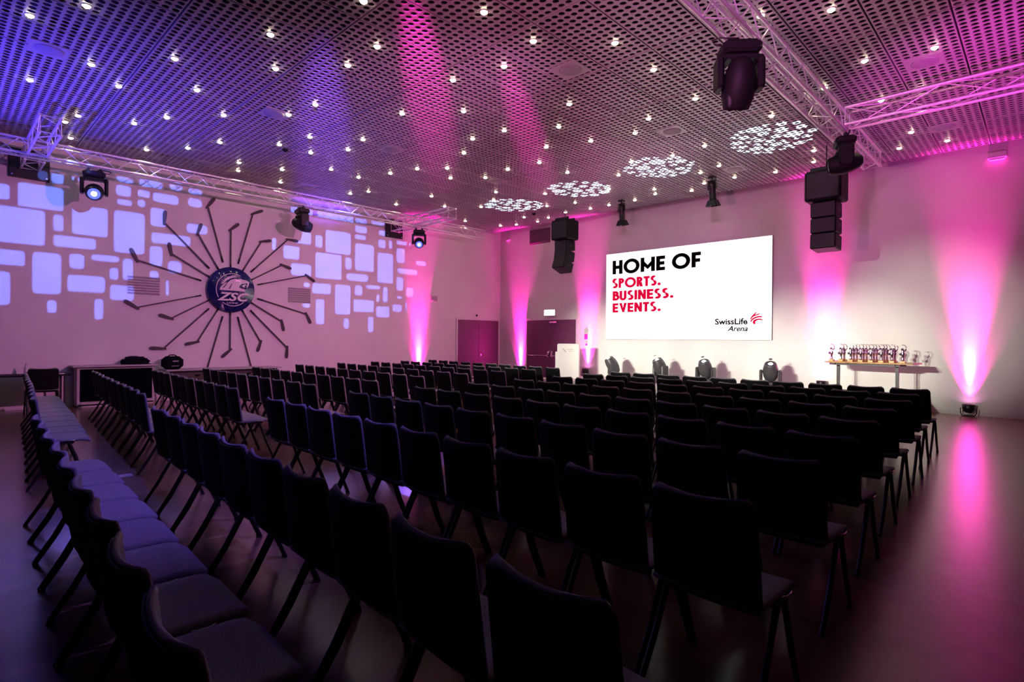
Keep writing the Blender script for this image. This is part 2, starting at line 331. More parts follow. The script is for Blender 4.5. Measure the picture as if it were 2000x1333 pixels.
d2, P = leaf_door('door_2', (-13.62, RY, 0), (1, 0, 0), (0, -1, 0), 2.21, 2.19, 'dark plum double emergency door with push bars under the lit sign')
for u0, u1 in ((.08, 1.02), (1.20, 2.12)):
    b = MB()
    b.tube([P(u0, .95, .11), P(u1, .95, .11)], .016)
    b.tube([P(u0, .95, .02), P(u0, .95, .11)], .03); b.tube([P(u1, .95, .02), P(u1, .95, .11)], .03)
    b.tube([P(u1 if u0 < .5 else u0, .95, .10), P((u1 + .06) if u0 < .5 else (u0 - .02), 1.06, .09), P((u1 + .06) if u0 < .5 else (u0 - .02), 1.12, .03)], .014)
    b.box(*P(u1 if u0 < .5 else u0, 1.0, .03), .05, .05, .2)
    b.build('push_bar', 'chrome', d2)
MB().box(*P(1.24, 2.11, .04), .33, .06, .05, bev=.008).build('door_closer', 'chrome', d2)
t = thing('exit_sign', (-12.52, RY - .05, 2.32), 'brightly lit white emergency exit sign above the push-bar door', 'exit sign')
MB().box(0, .01, .12, .50, .07, .22, bev=.01).build('housing', 'base_white', t)
MB().box(0, -.030, .12, .46, .012, .18).build('sign_face', 'exit_face', t)
m = MB()                                                    # running figure, arrow and doorway
m.prism([(-.02, .15), (.01, .15), (.02, .12), (.045, .10), (.035, .09), (.01, .105), (.015, .08), (.03, .055), (.02, .05), (-.005, .075), (-.035, .06), (-.04, .07), (-.01, .09), (-.015, .12), (-.045, .115), (-.047, .125)], (0, -.0365, 0), (1, 0, 0), (0, 0, 1), (0, -.002, 0))
m.prism([(.02 + .013 * math.cos(a * PI / 4), .172 + .013 * math.sin(a * PI / 4)) for a in range(8)], (0, -.0365, 0), (1, 0, 0), (0, 0, 1), (0, -.002, 0))
m.prism([(-.17, .12), (-.13, .15), (-.13, .13), (-.08, .13), (-.08, .11), (-.13, .11), (-.13, .09)], (0, -.0365, 0), (1, 0, 0), (0, 0, 1), (0, -.002, 0))
m.build('pictogram', 'exit_mark', t)
def plate(name, O, U, N, w_, h_, d_, m_, label, cat, group=None):
    t_ = thing(name, O, label, cat, group); U, N = Vector(U), Vector(N)
    MB().prism([(-w_ / 2, -h_ / 2), (w_ / 2, -h_ / 2), (w_ / 2, h_ / 2), (-w_ / 2, h_ / 2)], (0, 0, 0), U, (0, 0, 1), N * d_).build('backplate', 'base_white', t_)
    MB().prism([(-w_ * .4, -h_ * .38), (w_ * .4, -h_ * .38), (w_ * .4, h_ * .38), (-w_ * .4, h_ * .38)], N * d_, U, (0, 0, 1), N * .006).build('face', m_, t_)
    return t_
plate('alarm_panel', (-11.0, RY, 1.61), (1, 0, 0), (0, -1, 0), .16, .24, .014, 'wall_plate_red', 'red-faced alarm panel on the wall beside the push-bar door', 'alarm panel')
plate('wall_switch', (-10.98, RY, 1.35), (1, 0, 0), (0, -1, 0), .10, .09, .012, 'wall_plate_red', 'small red switch box on the wall below the alarm panel', 'switch')
def grille(y0, y1, z0, z1, n, label):
    t_ = thing('air_grille', (RX, (y0 + y1) / 2, z0), label, 'vent'); wd, ht = y1 - y0, z1 - z0
    MB().box(.006, 0, ht / 2, .012, wd, ht).build('backplate', 'vent_metal', t_)
    me = MB().box(0, 0, 0, .018, wd - .03, ht / n * .62, rot=RM('Y', 24)).mesh('slat', 'vent_metal')
    for k in range(n): put('slat', me, t_, (.018, 0, ht * (k + .5) / n))
grille(3.11, 3.76, 2.46, 2.88, 7, 'grey louvred air grille on the side of the sunburst towards the counter')
grille(6.81, 7.45, 2.47, 2.88, 7, 'grey louvred air grille on the side of the sunburst towards the corner door')
grille(11.68, 11.98, 2.77, 2.95, 4, 'small grey louvred grille high on the wall near the corner door')
t = thing('ventilation_panel', (-13.05, RY, 4.9), 'dark recessed ventilation panel under the ceiling beside the line array', 'vent')
MB().box(0, -.01, .26, .95, .02, .52).build('backplate', 'door_plum', t)
me = MB().box(0, 0, 0, .93, .012, .03, rot=RM('X', 25)).mesh('slat', 'door_plum')
for k in range(10): put('slat', me, t, (0, -.028, .04 + k * .05))
t = thing('emergency_light', (-.79, RY, 5.20), 'slim pale emergency light box high on the screen wall', 'light')
MB().box(0, -.06, .10, .30, .12, .12, bev=.01).build('housing', 'wall_paint', t); MB().box(0, -.06, .02, .24, .10, .02).build('diffuser', 'paper', t)
t = thing('wall_sensor', (-14.6, RY, 5.18), 'small pale sensor box high in the corner of the screen wall', 'sensor')
MB().box(0, -.04, .04, .16, .08, .06, bev=.01).build('housing', 'base_white', t); MB().lathe([(.03, 0), (.02, -.02), (0, -.022)], 10, Matrix.Translation((0, -.05, .01))).build('sensor_eye', 'paper', t)

# ------------------------------------------------------------------ screen with its picture
t = thing('projection_screen', (0, RY, 0), 'large white screen reading HOME OF SPORTS. BUSINESS. EVENTS.', 'screen')
SX1, SX2, SZ1, SZ2 = -10.19, -5.13, 1.53, 4.225
MB().box((SX1 + SX2) / 2, -.035, (SZ1 + SZ2) / 2, SX2 - SX1, .06, SZ2 - SZ1).build('screen_case', 'screen_edge', t)
MB().box((SX1 + SX2) / 2, -.068, (SZ1 + SZ2) / 2, SX2 - SX1 - .004, .006, SZ2 - SZ1 - .012).build('screen_face', 'screen_white', t)
U, V = (1, 0, 0), (0, 0, 1)
# ---- stroke letters (geometric capitals) for the slogan
def arc(cx, cy, rx, ry, a0, a1, n=18): return [(cx + rx * math.cos(math.radians(a0 + (a1 - a0) * i / n)), cy + ry * math.sin(math.radians(a0 + (a1 - a0) * i / n))) for i in range(n + 1)]
def glyph(ch, q):                                          # q = stroke width; cap height 1; returns (list of filled polygons, advance)
    h = q / 2
    def bar(x0, y0, x1, y1): return [(x0, y0), (x1, y0), (x1, y1), (x0, y1)]
    def ring(pts_o, pts_i): return pts_o + pts_i[::-1]
    def dia(x0, x1, dx): return [(x0, 0), (x0 + dx, 0), (x1 + dx, 1), (x1, 1)]
    if ch == 'H': return [bar(0, 0, q, 1), bar(.68 - q, 0, .68, 1), bar(q, .5 - h, .68 - q, .5 + h)], .68
    if ch == 'O':
        a = arc(.52, .5, .53, .53, 0, 180), arc(.52, .5, .53 - q, .53 - q, 0, 180); b = arc(.52, .5, .53, .53, 180, 360), arc(.52, .5, .53 - q, .53 - q, 180, 360)
        return [ring(*a), ring(*b)], 1.04
    if ch == 'M': return [bar(0, 0, q, 1), bar(.9 - q, 0, .9, 1), [(0, 1), (0, .62), (.45, .16), (.45, .46)], [(.9, 1), (.9, .62), (.45, .16), (.45, .46)]], .9
    if ch == 'E': return [bar(0, 0, q, 1), bar(q, 0, .54, q), bar(q, 1 - q, .54, 1), bar(q, .5 - h, .5, .5 + h)], .54
    if ch == 'F': return [bar(0, 0, q, 1), bar(q, 1 - q, .52, 1), bar(q, .46 - h, .48, .46 + h)], .52
    if ch == 'T': return [bar(.27 - h, 0, .27 + h, 1 - q), bar(0, 1 - q, .54, 1)], .54
    if ch == 'I': return [bar(0, 0, q, 1)], q
    if ch == 'N': return [bar(0, 0, q, 1), bar(.68 - q, 0, .68, 1), [(0, 1), (q, 1), (.68, 0), (.68 - q, 0)]], .68
    if ch == 'V': return [[(0, 1), (q * 1.1, 1), (.33 + q * .55, 0), (.33 - q * .1, 0)], [(.70, 1), (.70 - q * 1.1, 1), (.33 - q * .1, 0), (.37 + q * .5, 0)]], .70
    if ch == 'U': return [bar(0, .3, q, 1), bar(.62 - q, .3, .62, 1), ring(arc(.31, .3, .31, .32, 180, 360), arc(.31, .3, .31 - q, .32 - q, 180, 360))], .62
    if ch in 'PRB':
        r = .28; y2 = 1 - 2 * r
        g = [bar(0, 0, q, 1), bar(q, 1 - q, .26, 1), bar(q, y2, .26, y2 + q), ring(arc(.26, 1 - r, r, r, -90, 90), arc(.26, 1 - r, r - q, r - q, -90, 90))]
        if ch == 'R': g.append([(.20, y2 + .02), (.20 + q * 1.15, y2 + .02), (.58, 0), (.58 - q * 1.2, 0)]); return g, .58
        if ch == 'B':
            r2 = (y2 + q) / 2; g += [bar(q, 0, .28, q), ring(arc(.28, r2, r2, r2, -90, 90), arc(.28, r2, r2 - q, r2 - q, -90, 90))]; return g, .56
        return g, .54
    if ch == 'S':
        r1, r2 = .265, .295
        g = [ring(arc(.28, 1.015 - r1, r1, r1, 40, 270), arc(.28, 1.015 - r1, r1 - q, r1 - q, 40, 270)),
             ring(arc(.26, -.015 + r2, r2, r2, 90, -140), arc(.26, -.015 + r2, r2 - q, r2 - q, 90, -140))]
        return g, .56
    if ch == '.': return [arc(q * .62, q * .58, q * .62, q * .62, 0, 330, 11)], q * 1.24
    return [], .30
def slogan(txt, m_, x0, x1, z0, z1, q=.2, gap=.13, word=.34):
    polys = []; x = 0
    for ch in txt:
        if ch == ' ': x += word; continue
        g, adv = glyph(ch, q)
        polys.append((ch, [[(px + x, py) for px, py in poly] for poly in g])); x += adv + gap
    kx = (x1 - x0) / (x - gap); kz = z1 - z0
    for ch, g in polys:
        mb = MB()
        for poly in g: mb.prism(poly, (x0, -.0712, z0), (kx, 0, 0), (0, 0, kz), (0, -.004, 0))
        mb.build('letter', m_, t)
slogan('HOME OF', 'screen_black', -9.95, -7.04, 3.57, 4.0, q=.235, gap=.08)
slogan('SPORTS.', 'screen_red', -9.96, -8.27, 3.135, 3.435, q=.235, gap=.07)
slogan('BUSINESS.', 'screen_red', -9.94, -7.86, 2.745, 3.04, q=.235, gap=.07)
slogan('EVENTS.', 'screen_red', -9.94, -8.26, 2.37, 2.66, q=.235, gap=.07)
put('lettering', text_mesh('SwissLife', 'screen_black', (-6.62, -.0712, 1.945), U, V, .17, .88, bold=.03), t)
put('lettering', text_mesh('Arena', 'screen_black', (-6.28, -.0712, 1.765), U, V, .15, .55, bold=.026, shear=.35), t)
def swoosh(pts_o, pts_i): return pts_o + pts_i[::-1]
lg = MB()                                                   # red ribbon mark
LX, LZ, LS = -5.68, 1.94, .32
for pl in ([(.0, .42), (.08, .60), (.22, .78), (.46, 1.0), (.56, .99), (.40, .80), (.55, .84), (.74, .90), (.82, .90), (.78, .82), (.60, .76), (.40, .70), (.22, .60), (.12, .44)],
           [(.03, .28), (.10, .40), (.22, .52), (.40, .62), (.62, .68), (.84, .70), (.96, .66), (.98, .56), (.78, .58), (.56, .54), (.36, .46), (.20, .34), (.10, .20)],
           [(.36, .0), (.22, .14), (.24, .26), (.30, .36), (.46, .44), (.66, .48), (.84, .48), (.99, .42), (1.0, .28), (.88, .36), (.70, .38), (.54, .32), (.42, .22), (.46, .06)]):
    lg.prism(pl, (LX, -.0712, LZ), (LS, 0, 0), (0, 0, LS), (0, -.004, 0))
lg.build('logo_ribbon', 'screen_red', t)

# ------------------------------------------------------------------ hockey-stick sunburst
CY, CZ = 5.31, 2.70
def stick(ang, r0, r1, toe, long_):
    a = math.radians(ang)
    lab = ('long' if long_ else 'short') + ' black hockey stick of the sunburst, blade at the %s position' % CLOCK[round(((90 - ang) % 360) / 15)]
    o = thing('hockey_stick', (RX, CY, CZ), lab, 'hockey stick', 'hockey sticks radiating around the round emblem')
    d = Vector((0, math.cos(a), math.sin(a))); n = Vector((0, math.sin(a), -math.cos(a)))
    rot = Matrix(((1, 0, 0), (0, d.y, n.y), (0, d.z, n.z)))
    MB().box(.035, *((d * ((r0 + r1) / 2))[1:]), .022, r1 - r0, .032, rot=rot, bev=.006).build('shaft', 'stick_black', o)
    tt = toe[0]; ta = math.radians(ang - toe[1]); T = Vector((0, math.cos(ta), math.sin(ta))) * tt; Hh = d * r1
    e = (T - Hh); L_ = e.length; e.normalize(); g = Vector((0, -e.z, e.y))
    prof = [(-.06, .020), (.0, .026), (L_ * .35, .034), (L_ * .8, .040), (L_, .034), (L_ + .025, .014)]
    poly = [(s_, b) for s_, b in prof] + [(s_, -b) for s_, b in reversed(prof)]
    MB().prism(poly, Hh + Vector((.022, 0, 0)), e, g, (.022, 0, 0)).build('blade', 'stick_black', o)
    MB().box(.035, *((d * (r0 + .07))[1:]), .026, .14, .036, rot=rot).build('grip', 'black_plastic', o)
CLOCK = ['twelve', 'half past twelve', 'one', 'half past one', 'two', 'half past two', 'three', 'half past three', 'four', 'half past four', 'five', 'half past five',
         'six', 'half past six', 'seven', 'half past seven', 'eight', 'half past eight', 'nine', 'half past nine', 'ten', 'half past ten', 'eleven', 'half past eleven', 'twelve']
for k in range(12): stick(15 + 30 * k, .70, 2.09, (2.27, 4.9), True)
for k in range(12):
    if k in (0, 6): continue
    stick(30 * k, .60 if False else .50, 1.53, (1.70, 6.0), False)
t = thing('club_emblem', (RX, CY, CZ), 'round dark blue club emblem with lion head and ZSC lettering', 'emblem')
MX = Matrix(((0, 0, 1, 0), (1, 0, 0, 0), (0, 1, 0, 0), (0, 0, 0, 1)))   # local xy -> wall plane (y, z), z -> out of the wall
MB().lathe([(.565, .05), (.57, .06), (.57, .10), (.56, .108), (0, .108)], 48, MX).build('disc', 'disc_blue', t)
def lp(pts):                                                # crop pixels -> disc plane
    return [((x - 513) / 347 * .57, -(y - 505) / 322 * .57) for x, y in pts]
ring_o = arc(.03, 0, .40, .415, 62, 210, 40); ring_i = arc(.03, 0, .385, .40, 62, 210, 40)
lo = MB()
lo.prism(ring_o + ring_i[::-1], (.110, 0, 0), (0, 1, 0), (0, 0, 1), (.006, 0, 0))
ro, ri = arc(.03, 0, .40, .415, 232, 312, 24), arc(.03, 0, .385, .40, 232, 312, 24)
lo.prism(ro + ri[::-1], (.110, 0, 0), (0, 1, 0), (0, 0, 1), (.006, 0, 0)); lo.build('ring_line', 'logo_white', t)
li = MB()
LION = [[(340, 515), (350, 480), (390, 440), (440, 395), (420, 440), (500, 365), (560, 345), (620, 345), (650, 345), (680, 352), (740, 362), (772, 378), (765, 430), (742, 470), (735, 445), (748, 405), (735, 395), (700, 408), (660, 412), (628, 440), (622, 468), (650, 478), (700, 486), (716, 500), (705, 525), (660, 522), (610, 520), (520, 518), (440, 518)],
        [(352, 430), (395, 425), (430, 385), (495, 345), (570, 322), (640, 322), (655, 335), (600, 300), (530, 300), (455, 325), (410, 365), (395, 400)],
        [(660, 440), (690, 422), (722, 415), (730, 428), (700, 440), (715, 456), (690, 462)],
        [(500, 305), (560, 288), (610, 300), (650, 325), (590, 312)]]
for pl in LION: li.prism(lp(pl), (.110, 0, 0), (0, 1, 0), (0, 0, 1), (.006, 0, 0))
li.build('lion_head', 'logo_white', t)
le = MB()
for pl in ([(370, 495), (420, 440), (455, 418), (405, 478)], [(468, 495), (500, 430), (525, 408), (508, 455), (490, 495)], [(545, 380), (600, 362), (640, 378), (590, 380)]):
    le.prism(lp(pl), (.1165, 0, 0), (0, 1, 0), (0, 0, 1), (.002, 0, 0))
le.build('mane_line', 'disc_blue', t)
put('lettering', text_mesh('ZSC', 'logo_white', (.110, -.345, -.285), (0, 1, 0), (0, 0, 1), .215, .78, bold=.03, shear=.30, thick=.010), t)
put('lettering', text_mesh('LIONS', 'logo_white', (.110, -.105, -.355), (0, 1, 0), (0, 0, 1), .04, .26, bold=.01, thick=.006), t)

# ------------------------------------------------------------------ trusses
def truss(name, A, B, size, bay, label, group=None, r=.0235):
    A, B = Vector(A), Vector(B); d = (B - A); L_ = d.length; d.normalize()
    t_ = thing(name, A, label, 'truss', group); Z = Vector((0, 0, 1)); S = d.cross(Z).normalized(); h = size / 2
    corners = [S * a + Z * b for a, b in ((-h, -h), (h, -h), (h, h), (-h, h))]
    cm = MB().tube([(0, 0, 0), d * L_], r, 10).mesh('chord', 'alu')
    for cn in corners: put('chord', cm, t_, cn)
    n = max(1, round(L_ / bay)); bl = L_ / n; cache = {}
    for fi in range(4):
        a, b = corners[fi], corners[(fi + 1) % 4]
        for sgn in (0, 1):
            p, q = (a, b) if sgn == 0 else (b, a)
            cache[(fi, sgn)] = MB().tube([p, q + d * bl], .0085, 6, False).mesh('brace', 'alu')
        cache[(fi, 2)] = MB().tube([a, b], .0085, 6, False).mesh('brace', 'alu')
        for k in range(n):
            put('brace', cache[(fi, (k + fi) % 2)], t_, d * (bl * k))
        put('end_bar', cache[(fi, 2)], t_, (0, 0, 0)); put('end_bar', cache[(fi, 2)], t_, d * L_)
    return t_
TX, TZ = -13.95, 5.045
truss('box_truss', (TX, -1.2, TZ), (TX, 13.05, TZ), .27, .30, 'long aluminium box truss hanging along the hockey stick wall')
truss('box_truss', (-2.555, -1.5, 5.09), (-2.555, 12.9, 5.09), .28, .30, 'aluminium box truss running from the seats towards the screen wall')
truss('box_truss', (-2.38, 10.25, 5.11), (2.6, 10.25, 5.11), .27, .62, 'aluminium box truss branching sideways to the trophy side')
for y, lab in ((1.42, 'counter'), (10.2, 'corner door')):
    truss('truss_outrigger', (TX + .19, y, TZ), (-12.15, y, TZ), .28, .46, 'short aluminium truss outrigger reaching into the hall at the %s end' % lab, 'truss outriggers on the hockey stick wall')
    truss('truss_bracket', (RX + .08, y, TZ - .03), (TX - .19, y, TZ - .03), .28, .42, 'short aluminium truss stub between wall plate and long truss at the %s end' % lab, 'truss stubs on the hockey stick wall')
    t = thing('wall_mount_plate', (RX, y, 4.68), 'black square mounting plate for the truss outrigger at the %s end' % lab, 'mounting plate')
    MB().box(.03, 0, .29, .06, .64, .58, bev=.01).build('plate', 'black_metal', t)
    for yy in (-.27, .27):
        for zz in (.05, .53): MB().tube([(.05, yy, zz), (.08, yy, zz)], .018, 8).build('bolt', 'chrome', t)

# ------------------------------------------------------------------ stage lights
def moving_head(loc, target, label, hang=True, scale=1.0, body='head_dark', lens='lens_glass', core=None, pan=None, group=None):
    t_ = thing('moving_head_light', loc, label, 'stage light', group); sg = -1 if hang else 1; k = scale
    piv = Vector((0, 0, sg * .36 * k)); d = (Vector(target) - (Vector(loc) + piv)).normalized()
    pa = math.atan2(d.y, d.x) + PI / 2 if pan is None else pan
    R = Matrix.Rotation(pa, 3, 'Z')
    b = MB().box(0, 0, sg * .055 * k, .34 * k, .26 * k, .11 * k, rot=R, bev=.03 * k); b.build('base', body, t_)
    MB().box(*(R @ Vector((0, -.132 * k, sg * .055 * k))), .12 * k, .008, .05 * k, rot=R).build('display', 'lens_glass', t_)
    if hang:
        for sx in (-.09, .09):
            c_ = MB(); p = R @ Vector((sx * k, 0, 0)); c_.box(p.x, p.y, .02, .05, .07, .05, rot=R)
            c_.tube([(p.x, p.y, .03), (p.x, p.y, .066)], .022, 8); c_.build('clamp', 'black_metal', t_)
        cb = [R @ Vector((.12 * k, 0, -.02)), R @ Vector((.22 * k, .02, .0)), R @ Vector((.25 * k, .03, .04)), R @ Vector((.18 * k, .05, .06)), R @ Vector((.05, .05, .05))]
        MB().tube(cb, .009, 6).build('cable', 'cable_black', t_)
    y_ = MB()
    y_.box(0, 0, sg * .135 * k, .30 * k, .16 * k, .05 * k, rot=R, bev=.015)
    for sx in (-1, 1):
        p = R @ Vector((sx * .178 * k, 0, 0)); y_.box(p.x, p.y, sg * .27 * k, .06 * k, .19 * k, .29 * k, rot=R, bev=.025 * k)
        p2 = R @ Vector((sx * .165 * k, 0, 0)); y_.box(p2.x, p2.y, sg * .145 * k, .07 * k, .15 * k, .06 * k, rot=R, bev=.015)
    y_.build('yoke', body, t_)
    q = d.to_track_quat('Z', 'Y')
    h = MB().lathe([(0.0, -.235 * k), (.055 * k, -.225 * k), (.10 * k, -.18 * k), (.135 * k, -.08 * k), (.148 * k, .02 * k), (.142 * k, .10 * k), (.118 * k, .19 * k), (.108 * k, .215 * k), (.098 * k, .215 * k), (.094 * k, .19 * k)], 20).build('head', body, t_, piv, q)
    MB().lathe([(.096 * k, .188 * k), (.08 * k, .205 * k), (0, .215 * k)], 20).build('lens', lens, h)
    if core: MB().lathe([(.045 * k, .208 * k), (.03 * k, .224 * k), (0, .228 * k)], 14).build('lamp_core', core, h)
    return Vector(loc) + piv + d * (.27 * k), d
ZT = TZ - .135 - .09
p, d = moving_head((TX, 2.32, ZT), (-4.5, .5, .6), 'black moving head glowing blue under the truss near the counter', scale=1.12, lens='lens_blue', core='lens_core')
spot('blue_seat_light', p, (-6.5, .7, .4), 260, (0.17, 0.10, 1.0), 70, 1.0, 0.10)
spot('blue_seat_light', (-2.4, 3.4, 4.75), (-5.6, .75, .45), 1050, (0.24, 0.13, 1.0), 62, 1.0, 0.08)  # added blue spot for the last-row seats, not part of any moving head
moving_head((TX, 6.68, ZT), (-13.2, 13.0, 2.9), 'unlit black moving head hanging between the sunburst and the truss', scale=1.12)
p, d = moving_head((TX, 10.40, ZT), (-7.0, 5.5, .4), 'black moving head glowing blue under the truss near the corner door', scale=1.05, lens='lens_blue', core='lens_core')
spot('blue_seat_light', p, (-7.5, 3.6, .4), 500, (0.20, 0.12, 1.0), 50, 1.0, 0.06)
moving_head((-2.56, 6.35, 4.86), (-3.6, 7.6, 0.6), 'big unlit black moving head hanging nose down on the central truss', scale=1.25, body='black_plastic')
moving_head((-2.46, 10.45, 4.86), (-5.2, 9.4, 4.0), 'black moving head hanging at the crossing of the two trusses', scale=1.15, body='black_plastic', lens='lens_glass')
# wall-side gobo projectors on the outriggers: a real pattern plate in front of a small bright source
def pattern_plate(rects, E):                               # plate of solid cells around rounded rectangular openings
    mb = MB(); R_ = [(y0 + .018, y1 - .018, z0 + .018, z1 - .018) for y0, y1, z0, z1 in rects]
    ys = sorted({E[0], E[1], *[v for r_ in R_ for v in r_[:2]]}); zs = sorted({E[2], E[3], *[v for r_ in R_ for v in r_[2:]]})
    def quad(y0, y1, z0, z1): mb.add([(0, y0, z0), (0, y1, z0), (0, y1, z1), (0, y0, z1)], [(0, 1, 2, 3)])
    for z0, z1 in zip(zs[:-1], zs[1:]):
        zm = (z0 + z1) / 2; act = sorted((r_[0], r_[1]) for r_ in R_ if r_[2] < zm < r_[3]); y = E[0]
        for a, b in act:
            if a > y: quad(y, a, z0, z1)
            y = max(y, b)
        if E[1] > y: quad(y, E[1], z0, z1)
    for y0, y1, z0, z1 in R_:
        ry_, rz = min((y1 - y0) * .45, random.uniform(.05, .10)), min((z1 - z0) * .45, random.uniform(.05, .10))
        for cy, cz, sy, sz in ((y0, z0, 1, 1), (y1, z0, -1, 1), (y1, z1, -1, -1), (y0, z1, 1, -1)):
            pts = [(0, cy, cz)]
            for k in range(6):
                a = PI / 2 * k / 5; pts.append((0, cy + sy * ry_ * (1 - math.sin(a)), cz + sz * rz * (1 - math.cos(a))))
            mb.add(pts, [(0, k, k + 1) for k in range(1, 6)])
    return mb
def gobo_projector(S, rects, aim, label, power):
    S = Vector(S); pd = .06; throw = S.x - RX
    t_ = thing('gobo_projector', S, label, 'stage light')
    MB().box(.16, 0, 0, .28, .20, .20, bev=.03).build('body', 'black_plastic', t_)
    MB().tube([(.16, 0, .10), (.16, 0, .105)], .03, 8).build('clamp', 'black_metal', t_)
    mb = pattern_plate(rects, (S.y - 9.5, S.y + 9.5, S.z - 8, S.z + 5))
    mb.v = [(-pd, (y - S.y) * pd / throw, (z - S.z) * pd / throw) for _, y, z in mb.v]
    mb.build('pattern_plate', 'black_metal', t_)
    spot('gobo_light', S, (RX, aim[0], aim[1]), power, (0.12, 0.20, 1.0), 27, 0.1, 0.0001)
gobo_projector((-2.72, 2.62, 4.82), GOBO_A, (2.8, 3.6), 'black pattern projector under the central truss, aimed at the counter end', 9500)
gobo_projector((-2.72, 4.30, 4.82), GOBO_B, (8.9, 3.5), 'black pattern projector under the central truss, aimed past the sunburst', 13000)

# ------------------------------------------------------------------ stage, podium, floor heads with cell patterns thrown on the ceiling
t = thing('stage_platform', (0, 0, 0), 'low pale stage platform along the screen wall', 'stage')
STZ = .33
for i in range(5):
    x0 = -11.3 + i * 1.87
    MB().box(x0 + .93, 13.85, STZ - .03, 1.865, 2.2, .06).build('deck', 'stage_white', t)
    MB().box(x0 + .93, 12.77, STZ / 2 - .03, 1.865, .02, STZ - .06).build('skirt', 'stage_white', t)
    for lx in (.05, 1.80):
        for ly in (12.9, 14.85): MB().tube([(x0 + lx, ly, 0), (x0 + lx, ly, STZ - .05)], .025, 8).build('leg', 'alu', t)
def blob_cells(R):
    cells = []; tries = 0
    while tries < 1600:
        tries += 1
        a, q = random.uniform(0, 2 * PI), R * math.sqrt(random.random())
        x, y = q * math.cos(a), q * math.sin(a); r_ = random.choice((.09, .10, .12, .14, .17)) * R / .8 * (1 if tries < 500 else .6)
        if q + r_ > R: continue
        if all(math.hypot(x - c_[0], y - c_[1]) > r_ + c_[2] + .012 * R for c_ in cells): cells.append((x, y, r_))
    return cells
HEADS = [(-9.30, 14.0, (-11.35, 11.95), 'first'), (-7.75, 14.0, (-8.86, 11.85), 'second'), (-6.45, 14.0, (-6.44, 11.55), 'third'), (-4.83, 14.0, (-3.95, 11.4), 'fourth')]
for hx, hy, tg, nth in HEADS:
    tgt = Vector((tg[0], tg[1], ZC))
    p, d = moving_head((hx, hy, STZ), tgt, 'grey moving head standing on the stage, %s along from the podium' % nth, hang=False, scale=1.18, body='head_grey', lens='lens_glass', core='lens_white', group='moving heads on the stage')
    L_ = (tgt - p).length; pd = .06; R_ = .80 * pd / L_
    loops = [[(.04 * math.cos(2 * PI * k / 20), .04 * math.sin(2 * PI * k / 20)) for k in range(20)]]
    for (x, y, r_) in blob_cells(R_):
        ph = random.uniform(0, 6); e = random.uniform(.82, 1.0)
        loops.append([(x + r_ * math.cos(2 * PI * k / 9 + ph), y + r_ * e * math.sin(2 * PI * k / 9 + ph)) for k in range(9)])
    t_ = thing('pattern_disc', p + d * pd, 'tiny perforated pattern disc in the beam of the %s stage moving head' % nth, 'pattern disc')
    me = filled_mesh(loops, 'pattern_disc', 'black_metal', d.to_track_quat('Z', 'Y').to_matrix().to_4x4())
    put('disc', me, t_)
    spot('ceiling_gobo_light', p, tgt, 9000, (0.68, 0.88, 1.0), 2 * math.degrees(math.atan(.9 / L_)), 0.0, 0.0002)
t = thing('podium', (-10.75, 13.75, STZ), 'white speaker podium with small printed logo beside the push-bar door', 'podium', rz=math.radians(33))
bd = MB(); bd.add([(-.33, -.24, 0), (.33, -.24, 0), (.33, .24, 0), (-.33, .24, 0), (-.33, -.24, 1.03), (.33, -.24, 1.03), (.33, .24, .93), (-.33, .24, .93)],
                  [(0, 1, 2, 3), (4, 5, 6, 7), (0, 1, 5, 4), (1, 2, 6, 5), (2, 3, 7, 6), (3, 0, 4, 7)]); bd.build('body', 'podium_white', t)
MB().box(-.36, 0, .40, .06, .44, .80).build('side_panel', 'podium_white', t)
MB().box(0, .0, 1.0, .62, .42, .02, rot=RM('X', -12)).build('desk_top', 'podium_white', t)
m = MB()
for k in range(3): m.tube([(-.16 + .025 * k, -.246, .90 - .03 * k), (-.12 + .03 * k, -.246, .87 - .03 * k), (-.10 + .02 * k, -.246, .83 - .02 * k)], .008, 6)
m.build('logo_mark', 'print_grey', t)
put('lettering', text_mesh('SwissLife', 'print_grey', (-.03, -.241, .865), (1, 0, 0), (0, 0, 1), .035, .19, thick=.003), t)
put('lettering', text_mesh('Arena', 'print_grey', (.02, -.241, .815), (1, 0, 0), (0, 0, 1), .03, .13, shear=.3, thick=.003), t)

# ------------------------------------------------------------------ floor uplights
def uplight(x, y, z, n, label, power, core):
    t_ = thing('floor_uplight', (x, y, z), label, 'uplight', 'magenta uplights at the wall foot'); N = Vector(n); S = N.cross(Vector((0, 0, 1)))
    ax = (Vector((0, 0, 1)) - N * .04).normalized(); q = ax.to_track_quat('Z', 'Y')
    MB().lathe([(.05, 0), (.085, .03), (.105, .08), (.11, .17), (.10, .175), (.098, .15)], 18).build('can', 'black_metal', t_, (0, 0, .065), q)
    MB().lathe([(.097, .150), (.06, .156), (0, .158)], 18).build('lens', 'lens_pink', t_, (0, 0, .065), q)
    for s_ in (-1, 1): MB().tube([S * (.13 * s_) + Vector((0, 0, .16)), S * (.13 * s_) + Vector((0, 0, .06)), S * (.09 * s_) + N * .06], .010, 6).build('bracket', 'black_metal', t_)
    MB().box(0, 0, .012, .17, .17, .024, bev=.01).build('foot_plate', 'black_metal', t_)
    L0 = Vector((x, y, z)) + Vector((0, 0, .065)) + ax * .19
    L0 -= N * .05
    spot('uplight_beam', L0, L0 - N * .10 + Vector((0, 0, .8)), power * .20, PINK, 56, 1.0, 0.04)
    spot('uplight_beam', L0, L0 - N * .10 + Vector((0, 0, 2.6)), power * 3.0, PINK, 27, 1.0, 0.04)
    spot('uplight_beam', L0, L0 - N * .10 + Vector((0, 0, .8)), core, WPINK, 15, 1.0, 0.03)
